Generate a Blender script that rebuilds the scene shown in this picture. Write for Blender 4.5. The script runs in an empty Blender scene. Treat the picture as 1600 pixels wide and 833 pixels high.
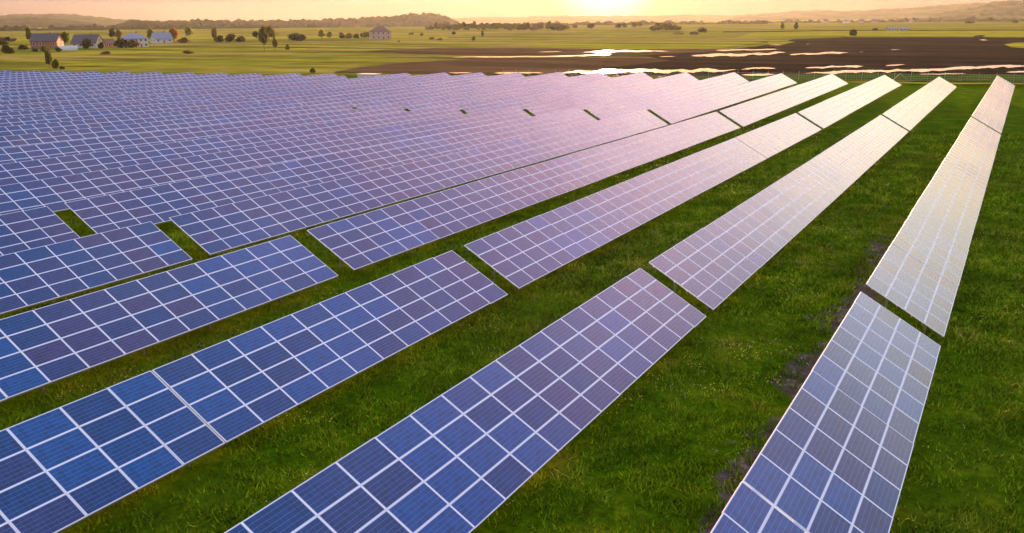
import bpy, math, random
import numpy as np
from mathutils import Matrix, Vector, Euler
random.seed(7); rng = np.random.default_rng(7)
C = bpy.context.scene.collection
sc = bpy.context.scene
R = math.radians

# ---------------------------------------------------------------- camera, sky, sun, exposure
CAM_Z = 14.84
YAW, PITCH, ROLL, FPX = R(30.0748), R(15.8137), R(-0.4877), 1362.36   # FPX for a 1600 px wide frame
_f = np.array([-math.sin(YAW)*math.cos(PITCH), math.cos(YAW)*math.cos(PITCH), -math.sin(PITCH)])
_r = np.array([math.cos(YAW), math.sin(YAW), 0.0]); _u = np.cross(_r, _f)
_r2 = math.cos(ROLL)*_r + math.sin(ROLL)*_u; _u2 = np.cross(_r2, _f)
cam = bpy.data.objects.new('camera', bpy.data.cameras.new('camera')); C.objects.link(cam)
M = Matrix.Identity(4)
for i in range(3):
    M[i][0] = _r2[i]; M[i][1] = _u2[i]; M[i][2] = -_f[i]
M[2][3] = CAM_Z
cam.matrix_world = M
cam.data.sensor_width = 36; cam.data.lens = FPX/1600*36
cam.data.clip_start = 0.5; cam.data.clip_end = 60000
sc.camera = cam

SUN_EL, SUN_AZ = R(3.7), R(24.0)          # azimuth measured to the left of the rows' direction (+Y)
SUN_DIR = Vector((-math.sin(SUN_AZ)*math.cos(SUN_EL), math.cos(SUN_AZ)*math.cos(SUN_EL), math.sin(SUN_EL)))
world = bpy.data.worlds.new('World'); sc.world = world; world.use_nodes = True
wt = world.node_tree; wn = wt.nodes; wl = wt.links
for n in list(wn): wn.remove(n)
wo = wn.new('ShaderNodeOutputWorld'); bg = wn.new('ShaderNodeBackground'); sky = wn.new('ShaderNodeTexSky')
sky.sky_type = 'NISHITA'; sky.sun_disc = False; sky.sun_elevation = SUN_EL
sky.sun_rotation = -SUN_AZ
sky.altitude = 200; sky.air_density = 1.0; sky.dust_density = 1.6; sky.ozone_density = 1.5
SKY_K = 0.60                                # tone compression: the very bright band round the sun is held back
sc_ = wn.new('ShaderNodeSeparateColor'); wl.new(sky.outputs[0], sc_.inputs[0])
def wm(op, a, b=None, clamp=False):
    n = wn.new('ShaderNodeMath'); n.operation = op; n.use_clamp = clamp
    for i, v in enumerate((a, b)):
        if v is None: continue
        if isinstance(v, (int, float)): n.inputs[i].default_value = v
        else: wl.new(v, n.inputs[i])
    return n.outputs[0]
lum = wm('MAXIMUM', sc_.outputs[0], wm('MAXIMUM', sc_.outputs[1], sc_.outputs[2]))
kk = wm('DIVIDE', 1.0, wm('ADD', 1.0, wm('MULTIPLY', lum, SKY_K)))
vm = wn.new('ShaderNodeVectorMath'); vm.operation = 'SCALE'; wl.new(sky.outputs[0], vm.inputs[0]); wl.new(kk, vm.inputs['Scale'])
wtc = wn.new('ShaderNodeTexCoord'); wsx = wn.new('ShaderNodeSeparateXYZ'); wl.new(wtc.outputs['Generated'], wsx.inputs[0])
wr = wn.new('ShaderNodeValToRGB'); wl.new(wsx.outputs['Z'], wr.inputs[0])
SKY_TINT = [(0.0, (0.21, 0.27, 1.65)), (0.035, (0.24, 0.32, 1.5)), (0.06, (1.25, 1.25, 2.4)), (0.12, (2.0, 1.9, 1.6)), (0.25, (2.8, 2.45, 2.1)), (0.45, (3.7, 2.1, 2.15)), (0.65, (2.9, 1.7, 1.95)), (0.9, (1.05, 1.6, 2.0))]   # peach grading low down; brightened above the view to feed panel reflections
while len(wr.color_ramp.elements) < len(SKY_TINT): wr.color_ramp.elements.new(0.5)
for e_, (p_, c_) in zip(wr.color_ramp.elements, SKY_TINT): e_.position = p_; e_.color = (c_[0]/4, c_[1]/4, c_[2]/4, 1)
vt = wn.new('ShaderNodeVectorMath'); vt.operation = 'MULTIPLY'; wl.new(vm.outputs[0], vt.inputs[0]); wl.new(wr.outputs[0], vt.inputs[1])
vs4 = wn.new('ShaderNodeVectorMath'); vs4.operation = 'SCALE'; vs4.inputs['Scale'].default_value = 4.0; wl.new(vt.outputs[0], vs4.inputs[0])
# aureole: forward-scattered light round the rising sun
vd = wn.new('ShaderNodeVectorMath'); vd.operation = 'DOT_PRODUCT'; wl.new(wtc.outputs['Generated'], vd.inputs[0]); vd.inputs[1].default_value = SUN_DIR
def lobe(deg, p):
    c = math.cos(R(deg)); return wm('POWER', wm('DIVIDE', wm('SUBTRACT', vd.outputs['Value'], c, False), 1-c, True), p)
acc = vs4.outputs[0]
for deg, p_, c_ in ((26, 3.0, (0.20, 0.06, 0.0)), (9, 2.0, (0.4, 0.12, 0.0)), (4.4, 1.5, (1.5, 1.6, 1.3))):
    g_ = wn.new('ShaderNodeVectorMath'); g_.operation = 'SCALE'; g_.inputs[0].default_value = c_; wl.new(lobe(deg, p_), g_.inputs['Scale'])
    a_ = wn.new('ShaderNodeVectorMath'); wl.new(acc, a_.inputs[0]); wl.new(g_.outputs[0], a_.inputs[1]); acc = a_.outputs[0]
# unseen pink cloud noise above the view, added to vary the panels' reflections
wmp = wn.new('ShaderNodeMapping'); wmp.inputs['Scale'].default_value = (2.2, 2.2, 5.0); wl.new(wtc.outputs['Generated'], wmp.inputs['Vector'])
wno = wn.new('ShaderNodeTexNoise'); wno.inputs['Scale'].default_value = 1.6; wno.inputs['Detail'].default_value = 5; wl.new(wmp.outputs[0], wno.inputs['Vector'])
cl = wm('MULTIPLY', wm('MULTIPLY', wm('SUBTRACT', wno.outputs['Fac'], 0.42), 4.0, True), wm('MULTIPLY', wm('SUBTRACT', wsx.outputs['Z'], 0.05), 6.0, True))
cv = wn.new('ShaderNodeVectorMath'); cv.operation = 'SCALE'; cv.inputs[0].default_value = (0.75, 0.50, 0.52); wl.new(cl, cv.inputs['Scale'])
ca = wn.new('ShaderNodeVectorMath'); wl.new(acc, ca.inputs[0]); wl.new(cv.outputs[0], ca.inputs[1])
# away from the sun's quarter the low sky is duller
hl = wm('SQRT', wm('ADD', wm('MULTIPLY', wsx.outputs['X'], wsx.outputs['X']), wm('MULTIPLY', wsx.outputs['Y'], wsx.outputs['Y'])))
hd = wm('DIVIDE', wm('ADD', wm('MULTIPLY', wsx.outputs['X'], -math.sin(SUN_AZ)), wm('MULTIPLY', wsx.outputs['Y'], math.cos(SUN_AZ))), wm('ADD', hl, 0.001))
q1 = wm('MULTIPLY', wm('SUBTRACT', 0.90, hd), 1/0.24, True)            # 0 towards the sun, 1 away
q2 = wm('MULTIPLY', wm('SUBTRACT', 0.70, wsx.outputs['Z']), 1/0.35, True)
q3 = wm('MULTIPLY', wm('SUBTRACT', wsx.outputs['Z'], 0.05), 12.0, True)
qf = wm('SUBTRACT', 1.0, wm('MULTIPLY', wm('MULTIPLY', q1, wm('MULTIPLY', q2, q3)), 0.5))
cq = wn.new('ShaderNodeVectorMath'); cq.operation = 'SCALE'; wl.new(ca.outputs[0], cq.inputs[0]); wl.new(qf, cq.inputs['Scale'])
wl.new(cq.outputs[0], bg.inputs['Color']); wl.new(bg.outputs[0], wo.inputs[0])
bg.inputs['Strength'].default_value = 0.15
sl = bpy.data.lights.new('sun', 'SUN'); sl.energy = 5.0; sl.angle = R(0.53); sl.color = (1.0, 0.56, 0.28)
so = bpy.data.objects.new('sun', sl); C.objects.link(so)
so.rotation_euler = SUN_DIR.to_track_quat('Z', 'Y').to_euler()
vs = sc.view_settings; vs.view_transform = 'Standard'; vs.look = 'None'; vs.gamma = 1.0; vs.use_curve_mapping = False
vs.exposure = 2.52
sc.cycles.use_denoising = True
sc.cycles.max_bounces = 6; sc.cycles.volume_bounces = 1; sc.cycles.transparent_max_bounces = 8
sc.cycles.sample_clamp_indirect = 6

# ---------------------------------------------------------------- helpers
def ray(u, v):
    return _f + (u-800)/FPX*_r2 - (v-416.5)/FPX*_u2
def G(u, v, z=0.0):
    """ground point seen at (u, v) of the 1600 px photograph, measured once to lay out the survey"""
    d = ray(u, v); s = (z-CAM_Z)/d[2]
    return d[0]*s, d[1]*s
def at_dist(u, dist):
    d = ray(u, 31); h = math.hypot(d[0], d[1]); return d[0]/h*dist, d[1]/h*dist
def z_at(u, v, dist):
    d = ray(u, v); return CAM_Z + d[2]/math.hypot(d[0], d[1])*dist

GX = np.array([-300, -160, -120, -90, -60, -30, 0.])
GY = np.array([0, 20, 40, 80, 120, 160, 200.])
GT = np.array([[0,0,-.3,-.8,-1.2,-1.4,-1.5], [0,0,-.2,-.7,-1.2,-1.5,-1.55], [.3,.3,.2,-.6,-1.2,-1.1,-.67], [.3,.3,.2,-.6,-1.15,-.8,-.15],
               [.1,.05,-.05,-.45,-.75,-.35,.18], [.05,0,-.04,-.2,-.28,-.05,.22], [.1,.08,.07,.03,.02,-.1,-.35]])
def T(x, y):
    """lie of the land: height of the ground at (x, y)"""
    x = np.asarray(x, float); y = np.asarray(y, float)
    xc = np.clip(x, -300, 0); yc = np.clip(y, 0, 200)
    i = np.clip(np.searchsorted(GX, xc)-1, 0, 5); j = np.clip(np.searchsorted(GY, yc)-1, 0, 5)
    a = (xc-GX[i])/(GX[i+1]-GX[i]); b = (yc-GY[j])/(GY[j+1]-GY[j])
    t = (1-a)*(1-b)*GT[i, j]+a*(1-b)*GT[i+1, j]+(1-a)*b*GT[i, j+1]+a*b*GT[i+1, j+1]
    out = np.maximum(np.maximum(-300-x, x)/60, (y-0.223*x-223)/8)
    return t*(1-np.clip(out, 0, 1))

def vnoise(x, y, s, seed=0):
    r = np.random.default_rng(seed); tab = r.random((256, 256))
    x = x/s; y = y/s; xi = np.floor(x).astype(int); yi = np.floor(y).astype(int); fx = x-xi; fy = y-yi
    fx = fx*fx*(3-2*fx); fy = fy*fy*(3-2*fy); g = lambda a, b: tab[a % 256, b % 256]
    return (g(xi,yi)*(1-fx)+g(xi+1,yi)*fx)*(1-fy)+(g(xi,yi+1)*(1-fx)+g(xi+1,yi+1)*fx)*fy
def mesh_np(name, V, F, mats=(), fm=None, smooth=False, uv=None):
    me = bpy.data.meshes.new(name)
    V = np.asarray(V, np.float32)
    if isinstance(F, np.ndarray):
        n, k = F.shape
        me.vertices.add(len(V)); me.vertices.foreach_set('co', V.ravel())
        me.loops.add(n*k); me.loops.foreach_set('vertex_index', F.astype(np.int32).ravel())
        me.polygons.add(n); me.polygons.foreach_set('loop_start', np.arange(0, n*k, k, dtype=np.int32))
        me.polygons.foreach_set('loop_total', np.full(n, k, np.int32))
        me.update(calc_edges=True)
    else:
        me.from_pydata(V.tolist(), [], F)
    for m in mats: me.materials.append(m)
    if fm is not None: me.polygons.foreach_set('material_index', np.asarray(fm, np.int32))
    me.polygons.foreach_set('use_smooth', np.full(len(me.polygons), bool(smooth)))
    if uv is not None:
        l = me.uv_layers.new(name='UVMap'); l.data.foreach_set('uv', np.asarray(uv, np.float32).ravel())
    me.update()
    return me
def link(name, me, parent=None, loc=None, rot=None, **props):
    o = bpy.data.objects.new(name, me); C.objects.link(o)
    if parent: o.parent = parent
    if loc is not None: o.location = loc
    if rot is not None: o.rotation_euler = rot
    for k, v in props.items(): o[k] = v
    return o
class MB:
    """collects boxes, bars and polygons into ONE mesh"""
    def __init__(s): s.V = []; s.F = []; s.m = []
    def poly(s, pts, m=0):
        n = len(s.V); s.V += [tuple(map(float, p)) for p in pts]; s.F.append(list(range(n, n+len(pts)))); s.m.append(m)
    def box(s, c, size, m=0, rot=None):
        hx, hy, hz = [v/2 for v in size]; n = len(s.V); c = Vector(c)
        for x, y, z in [(-1,-1,-1),(1,-1,-1),(1,1,-1),(-1,1,-1),(-1,-1,1),(1,-1,1),(1,1,1),(-1,1,1)]:
            p = Vector((x*hx, y*hy, z*hz))
            if rot is not None: p = rot @ p
            s.V.append(tuple(p+c))
        for f in [(0,3,2,1),(4,5,6,7),(0,1,5,4),(1,2,6,5),(2,3,7,6),(3,0,4,7)]:
            s.F.append([n+i for i in f]); s.m.append(m)
    def bar(s, a, b, w, h=None, m=0):
        a = Vector(a); b = Vector(b); d = b-a; L = d.length
        q = d.to_track_quat('Z', 'Y').to_matrix()
        s.box((a+b)/2, (w, h or w, L), m, q)
    def tube(s, a, b, r0, r1=None, n=8, m=0):
        a = Vector(a); b = Vector(b); q = (b-a).to_track_quat('Z', 'Y').to_matrix(); r1 = r0 if r1 is None else r1
        k = len(s.V)
        for p, r in ((a, r0), (b, r1)):
            for i in range(n):
                t = 2*math.pi*i/n; s.V.append(tuple(p+q@Vector((math.cos(t)*r, math.sin(t)*r, 0))))
        for i in range(n):
            j = (i+1) % n; s.F.append([k+i, k+j, k+n+j, k+n+i]); s.m.append(m)
        s.F.append([k+n+i for i in range(n)]); s.m.append(m); s.F.append([k+n-1-i for i in range(n)]); s.m.append(m)
    def mesh(s, name, mats, smooth=False):
        return mesh_np(name, s.V, s.F, mats, s.m, smooth)
    def build(s, name, mats, parent=None, **props):
        if not isinstance(mats, (list, tuple)): mats = [mats]
        return link(name, s.mesh(name, mats), parent, **props)

# ---------------------------------------------------------------- materials
def new_mat(name):
    m = bpy.data.materials.new(name); m.use_nodes = True
    t = m.node_tree; b = t.nodes['Principled BSDF']; return m, t, t.nodes, t.links, b
def N(t, kind, **kw):
    n = t.nodes.new(kind)
    for k, v in kw.items(): setattr(n, k, v)
    return n
def math_n(t, op, a, b=None, clamp=False):
    n = N(t, 'ShaderNodeMath', operation=op, use_clamp=clamp)
    for i, v in enumerate((a, b)):
        if v is None: continue
        if isinstance(v, (int, float)): n.inputs[i].default_value = v
        else: t.links.new(v, n.inputs[i])
    return n.outputs[0]
def mix_c(t, fac, a, b, mode='MIX'):
    n = N(t, 'ShaderNodeMix', data_type='RGBA', blend_type=mode)
    for s, v in ((n.inputs[0], fac), (n.inputs[6], a), (n.inputs[7], b)):
        if isinstance(v, (int, float)): s.default_value = v
        elif isinstance(v, (tuple, list)): s.default_value = (*v[:3], 1)
        else: t.links.new(v, s)
    return n.outputs[2]
def ramp(t, fac, stops):
    n = N(t, 'ShaderNodeValToRGB'); e = n.color_ramp.elements
    while len(e) < len(stops): e.new(0.5)
    for el, (p, c) in zip(e, stops):
        el.position = p; el.color = (*c, 1) if len(c) == 3 else c
    t.links.new(fac, n.inputs[0]); return n.outputs[0]
def noise(t, vec, scale, detail=4, rough=0.55):
    n = N(t, 'ShaderNodeTexNoise'); n.inputs['Scale'].default_value = scale; n.inputs['Detail'].default_value = detail
    n.inputs['Roughness'].default_value = rough
    if vec is not None: t.links.new(vec, n.inputs['Vector'])
    return n.outputs['Fac']
def simple(name, col, rough=0.6, metal=0.0, var=0.15, scale=3.0, bump=0.0):
    m, t, n, l, b = new_mat(name)
    tc = N(t, 'ShaderNodeTexCoord'); f = noise(t, tc.outputs['Object'], scale)
    lo = tuple(c*(1-var) for c in col); hi = tuple(min(1, c*(1+var)) for c in col)
    l.new(ramp(t, f, [(0.3, lo), (0.7, hi)]), b.inputs['Base Color'])
    b.inputs['Roughness'].default_value = rough; b.inputs['Metallic'].default_value = metal
    if bump:
        bp = N(t, 'ShaderNodeBump'); bp.inputs['Strength'].default_value = bump; l.new(f, bp.inputs['Height']); l.new(bp.outputs[0], b.inputs['Normal'])
    return m
def mapped(t, rotz=0, scale=(1, 1, 1), coord='Object'):
    tc = N(t, 'ShaderNodeTexCoord'); mp = N(t, 'ShaderNodeMapping'); mp.inputs['Rotation'].default_value = (0, 0, rotz)
    mp.inputs['Scale'].default_value = scale; t.links.new(tc.outputs[coord], mp.inputs['Vector']); return mp.outputs[0]

MEADOW = [(0.065, 0.08, 0.010), (0.16, 0.165, 0.018), (0.30, 0.27, 0.045)]
def grass_mat():
    m, t, n, l, b = new_mat('field_grass')
    P = mapped(t)
    a = noise(t, P, 0.35, 6, 0.65); c = noise(t, P, 3.0, 6, 0.7); d = noise(t, P, 0.06, 3)
    col = ramp(t, a, [(0.30, (0.030, 0.075, 0.001)), (0.5, (0.06, 0.135, 0.002)), (0.62, (0.11, 0.17, 0.004)), (0.75, (0.16, 0.18, 0.02))])
    fine = ramp(t, c, [(0.3, (0.45, 0.45, 0.45)), (0.55, (1, 1, 1)), (0.75, (1.5, 1.4, 1.3))])
    col = mix_c(t, 1.0, col, fine, 'MULTIPLY')
    col = mix_c(t, math_n(t, 'MULTIPLY', ramp(t, d, [(0.4, (0, 0, 0)), (0.65, (1, 1, 1))]), 0.25), col, (0.10, 0.11, 0.008))
    # bare wet soil along the first row's high side, and a few bald spots
    tc = N(t, 'ShaderNodeTexCoord'); sx = N(t, 'ShaderNodeSeparateXYZ'); l.new(tc.outputs['Object'], sx.inputs[0])
    wob = noise(t, P, 0.22, 5, 0.6)
    w = math_n(t, 'MULTIPLY', math_n(t, 'SUBTRACT', wob, 0.5), 7.0)
    dx = math_n(t, 'ABSOLUTE', math_n(t, 'ADD', sx.outputs['X'], 6.2))
    near = math_n(t, 'MULTIPLY', math_n(t, 'LESS_THAN', sx.outputs['Y'], 66.0), 1.0)
    strip = math_n(t, 'MULTIPLY', math_n(t, 'MULTIPLY', math_n(t, 'SUBTRACT', math_n(t, 'ADD', w, 1.05), dx), 2.5, True), near, True)
    bald = ramp(t, noise(t, P, 0.5, 5, 0.6), [(0.70, (0, 0, 0)), (0.76, (1, 1, 1))])
    s = math_n(t, 'MAXIMUM', strip, bald)
    soil = ramp(t, noise(t, P, 1.3, 6, 0.7), [(0.35, (0.06, 0.046, 0.034)), (0.55, (0.11, 0.09, 0.072)), (0.66, (0.20, 0.185, 0.17))])
    inner = mix_c(t, s, col, soil)
    # beyond the fence the same sheet of ground is open meadow
    f1 = noise(t, mapped(t, -YAW, (0.006, 0.036, 0.01)), 1.0, 6, 0.6); g1 = noise(t, mapped(t, 0, (0.06, 0.06, 0.06)), 1.0, 6, 0.7)
    v1 = math_n(t, 'ADD', math_n(t, 'MULTIPLY', f1, 0.7), math_n(t, 'MULTIPLY', g1, 0.3))
    mead = ramp(t, v1, [(0.40+0.10*i, c) for i, c in enumerate(MEADOW)])
    out = math_n(t, 'MULTIPLY', math_n(t, 'SUBTRACT', math_n(t, 'SUBTRACT', sx.outputs['Y'], math_n(t, 'MULTIPLY', sx.outputs['X'], 0.223)), 232.0), 0.3, True)
    l.new(mix_c(t, out, inner, mead), b.inputs['Base Color'])
    b.inputs['Roughness'].default_value = 0.9; b.inputs['Specular IOR Level'].default_value = 0.0
    bp = N(t, 'ShaderNodeBump'); bp.inputs['Strength'].default_value = 0.9; bp.inputs['Distance'].default_value = 0.12
    l.new(noise(t, P, 4.0, 8, 0.75), bp.inputs['Height']); l.new(bp.outputs[0], b.inputs['Normal'])
    return m
def field_mat(name, cols, scale=1.0, rough=0.95, streak=6.0):
    m, t, n, l, b = new_mat(name)
    P = mapped(t, -YAW, (0.006*scale, 0.006*scale*streak, 0.01)); Q = mapped(t, 0, (0.06, 0.06, 0.06))
    f = noise(t, P, 1.0, 6, 0.6); g = noise(t, Q, 1.0, 6, 0.7)
    v = math_n(t, 'ADD', math_n(t, 'MULTIPLY', f, 0.7), math_n(t, 'MULTIPLY', g, 0.3))
    k = len(cols); l.new(ramp(t, v, [(0.40+0.20*i/(k-1), c) for i, c in enumerate(cols)]), b.inputs['Base Color'])
    b.inputs['Roughness'].default_value = rough; b.inputs['Specular IOR Level'].default_value = 0.0
    return m
MG = grass_mat()

M_GREEN = field_mat('meadow_green', MEADOW)
M_LIME = field_mat('crop_green', [(0.12, 0.14, 0.012), (0.23, 0.24, 0.018), (0.36, 0.34, 0.03)])
M_OLIVE = field_mat('dry_grass', [(0.12, 0.11, 0.02), (0.22, 0.18, 0.045), (0.34, 0.26, 0.07)])
M_BROWN = field_mat('ploughed_soil', [(0.055, 0.034, 0.017), (0.085, 0.054, 0.026), (0.13, 0.085, 0.035)])
M_BLACK = field_mat('wet_dark_soil', [(0.016, 0.011, 0.008), (0.028, 0.019, 0.012), (0.045, 0.036, 0.018)])
M_DITCH = field_mat('ditch_grass', [(0.025, 0.05, 0.008), (0.05, 0.09, 0.012), (0.09, 0.12, 0.02)], 8)
M_HILL = field_mat('wooded_hill', [(0.012, 0.022, 0.012), (0.022, 0.036, 0.016), (0.04, 0.055, 0.022)], 0.6, streak=2)
M_HILLG = field_mat('grassy_hill', [(0.022, 0.035, 0.016), (0.045, 0.065, 0.024), (0.09, 0.10, 0.035)], 0.5, streak=3)
def water_mat():
    m, t, n, l, b = new_mat('standing_water')
    b.inputs['Base Color'].default_value = (0.02, 0.018, 0.014, 1); b.inputs['Roughness'].default_value = 0.08
    b.inputs['IOR'].default_value = 1.33
    bp = N(t, 'ShaderNodeBump'); bp.inputs['Strength'].default_value = 0.05; bp.inputs['Distance'].default_value = 0.05
    l.new(noise(t, mapped(t), 1.2, 3), bp.inputs['Height']); l.new(bp.outputs[0], b.inputs['Normal'])
    return m
M_WATER = water_mat()
M_ALU = simple('anodised_aluminium', (0.84, 0.86, 0.89), 0.5, 0.0, 0.03, 20)
M_STEEL = simple('galvanised_steel', (0.26, 0.26, 0.26), 0.5, 0.6, 0.25, 6)
M_CONC = simple('concrete', (0.35, 0.34, 0.32), 0.9, 0, 0.2, 2)

def cell_mat():
    """polycrystalline cells under glass: 10 x 6 cells, busbars, each module and cell its own tint"""
    m, t, n, l, b = new_mat('solar_cells')
    uvn = N(t, 'ShaderNodeUVMap'); uvn.uv_map = 'UVMap'
    s = N(t, 'ShaderNodeSeparateXYZ'); l.new(uvn.outputs[0], s.inputs[0])
    # the integer part of u carries the module's tint number, the fraction the position on the sheet
    tid = math_n(t, 'FLOOR', s.outputs['X']); fu = math_n(t, 'SUBTRACT', s.outputs['X'], tid); fv = s.outputs['Y']
    fu = math_n(t, 'MULTIPLY', math_n(t, 'SUBTRACT', fu, 0.05), 1/0.9)          # u stored as 0.05 .. 0.95
    cu = math_n(t, 'MULTIPLY', math_n(t, 'SUBTRACT', fu, 0.012), 10/0.976)
    cv = math_n(t, 'MULTIPLY', math_n(t, 'SUBTRACT', fv, 0.018), 6/0.964)
    def edge(c, w):
        f = math_n(t, 'FRACT', c); a = math_n(t, 'ABSOLUTE', math_n(t, 'SUBTRACT', f, 0.5))
        return math_n(t, 'GREATER_THAN', a, 0.5-w)
    g = math_n(t, 'MAXIMUM', math_n(t, 'MULTIPLY', edge(cu, 0.022), 0.4), edge(cv, 0.030))
    bus = math_n(t, 'LESS_THAN', math_n(t, 'ABSOLUTE', math_n(t, 'SUBTRACT', math_n(t, 'FRACT', math_n(t, 'MULTIPLY', cv, 3.0)), 0.5)), 0.04)
    out = math_n(t, 'MAXIMUM', math_n(t, 'GREATER_THAN', math_n(t, 'ABSOLUTE', math_n(t, 'SUBTRACT', fu, 0.5)), 0.491),
                 math_n(t, 'GREATER_THAN', math_n(t, 'ABSOLUTE', math_n(t, 'SUBTRACT', fv, 0.5)), 0.486))
    cid = N(t, 'ShaderNodeCombineXYZ'); l.new(math_n(t, 'FLOOR', cu), cid.inputs[0]); l.new(math_n(t, 'FLOOR', cv), cid.inputs[1]); l.new(tid, cid.inputs[2])
    wn1 = N(t, 'ShaderNodeTexWhiteNoise', noise_dimensions='3D'); l.new(cid.outputs[0], wn1.inputs['Vector'])
    tint = ramp(t, math_n(t, 'MULTIPLY', math_n(t, 'ADD', tid, 0.5), 0.1), TINTS)
    v = math_n(t, 'ADD', 0.78, math_n(t, 'MULTIPLY', wn1.outputs['Value'], 0.44))
    vc = N(t, 'ShaderNodeCombineXYZ'); [l.new(v, vc.inputs[i]) for i in range(3)]
    cr = N(t, 'ShaderNodeTexVoronoi'); cr.inputs['Scale'].default_value = 60; l.new(uvn.outputs[0], cr.inputs['Vector'])
    col = mix_c(t, 1.0, tint, vc.outputs[0], 'MULTIPLY')
    col = mix_c(t, 0.18, col, mix_c(t, 1.0, col, ramp(t, N_sep(t, cr.outputs['Color']), [(0, (0.4, 0.4, 0.4)), (1, (1.9, 1.9, 1.9))]), 'MULTIPLY'))
    col = mix_c(t, math_n(t, 'MULTIPLY', bus, 0.12), col, (0.42, 0.45, 0.55))
    col = mix_c(t, math_n(t, 'MULTIPLY', g, 0.60), col, (0.20, 0.32, 0.62))
    col = mix_c(t, out, col, (0.7, 0.73, 0.78))
    l.new(col, b.inputs['Base Color'])
    b.inputs['Roughness'].default_value = 0.15; b.inputs['IOR'].default_value = 1.55
    return m
def N_sep(t, c):
    n = N(t, 'ShaderNodeSeparateColor'); t.links.new(c, n.inputs[0]); return n.outputs[0]
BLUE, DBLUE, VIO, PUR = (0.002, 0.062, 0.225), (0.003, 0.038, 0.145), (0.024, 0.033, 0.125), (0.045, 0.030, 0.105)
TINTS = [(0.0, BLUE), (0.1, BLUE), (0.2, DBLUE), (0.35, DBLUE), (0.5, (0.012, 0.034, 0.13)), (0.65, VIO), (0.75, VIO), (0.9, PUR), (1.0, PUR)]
M_CELL = cell_mat()

# ---------------------------------------------------------------- ground
def axis(fine0, fine1, step, lo, hi):
    a = list(np.arange(fine0, fine1+step/2, step)); s = step; x = fine1
    while x < hi: s *= 1.5; x += s; a.append(min(x, hi))
    s = step; x = fine0; pre = []
    while x > lo: s *= 1.5; x -= s; pre.append(max(x, lo))
    return np.array(sorted(set(pre))+a)
def grid_mesh(name, xs, ys, zf, mats):
    X, Y = np.meshgrid(xs, ys); Z = zf(X, Y); V = np.stack([X, Y, Z], -1).reshape(-1, 3)
    nx, ny = len(xs), len(ys); i = np.arange(nx-1)[None, :]+nx*np.arange(ny-1)[:, None]
    F = np.stack([i, i+1, i+nx+1, i+nx], -1).reshape(-1, 4)
    return mesh_np(name, V, F, mats, smooth=True)
link('ground', grid_mesh('ground', axis(-340, 70, 5, -30000, 30000), axis(-30, 260, 3, -3000, 30000), T, [MG]), kind='structure')

def outline(pts, n=14, jit=0.25):
    """densify a measured outline and roughen it"""
    out = []
    for i in range(len(pts)):
        a = pts[i]; b = pts[(i+1) % len(pts)]
        k = max(1, int(abs(b[0]-a[0])/n))
        for j in range(k):
            f = j/k; out.append((a[0]+(b[0]-a[0])*f, a[1]+(b[1]-a[1])*f+(random.uniform(-jit, jit) if j else 0)))
    return out
LAYER = [0.02]
def sheet(name, pts, mat, jit=0.2, n=16, z=None, **props):
    from mathutils.geometry import tessellate_polygon
    LAYER[0] += 0.012; zz = LAYER[0] if z is None else z
    P = [Vector((*G(u, v), zz)) for u, v in outline(pts, n, jit)]
    tris = [list(t) for t in tessellate_polygon([P])]
    me = mesh_np(name, [tuple(p) for p in P], tris, [mat])
    nz = sum(p.normal.z for p in me.polygons)
    if nz < 0: me.flip_normals()
    props.setdefault('kind', 'structure'); return link(name, me, **props)
L0, R0 = -260, 1900
# meadows to the left, farthest first
sheet('far_meadow', [(L0, 44.5), (300, 42), (800, 38), (1200, 35), (R0, 31), (R0, 62), (1200, 62), (800, 66), (L0, 72)], M_GREEN)
sheet('field_strip', [(L0, 56), (200, 54), (640, 51), (800, 49.5), (900, 49), (900, 51), (640, 54), (200, 57), (L0, 58)], M_OLIVE)
sheet('field_strip', [(L0, 62), (60, 58), (330, 57), (500, 56), (700, 57), (700, 60), (500, 60), (330, 61), (60, 64), (L0, 66)], M_LIME)
sheet('field_strip', [(L0, 71), (150, 73), (300, 67), (560, 63), (800, 60), (800, 63), (560, 66), (300, 71), (L0, 76)], M_OLIVE)
sheet('near_meadow', [(L0, 72), (150, 73), (400, 69), (800, 63), (800, 95), (560, 106), (400, 105), (L0, 102)], M_GREEN)
sheet('field_strip', [(L0, 92), (100, 88), (330, 84), (430, 80), (640, 77), (430, 83), (330, 87), (100, 92), (L0, 96)], M_OLIVE, 0.4)
sheet('field_strip', [(L0, 86), (100, 83), (260, 79), (480, 76), (480, 79), (260, 83), (100, 87), (L0, 90)], M_LIME, 0.4)
sheet('field_strip', [(60, 103), (200, 97), (330, 95), (460, 92.5), (640, 93), (470, 99), (400, 103), (250, 103), (100, 104)], M_LIME, 0.4)
# right-hand crops
sheet('crop_field', [(860, 63), (1000, 62), (1200, 60), (1180, 66), (1120, 77), (1000, 78), (800, 76), (740, 75)], M_OLIVE, 0.3)
sheet('crop_field', [(900, 66), (1160, 65), (1200, 65), (1120, 76), (1000, 77), (860, 75), (800, 70)], M_LIME, 0.3)
sheet('crop_field', [(1110, 38), (1300, 36), (R0, 36), (R0, 47), (1300, 47), (1110, 49)], M_GREEN, 0.2)
sheet('crop_field', [(1180, 51), (1300, 48.5), (R0, 48), (R0, 60), (1400, 58.5), (1250, 58), (1150, 59)], M_LIME, 0.2)
sheet('field_boundary', [(1130, 49.5), (1360, 47), (R0, 47.4), (R0, 48.6), (1360, 48.2), (1130, 51)], M_BLACK, 0.15)
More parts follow.
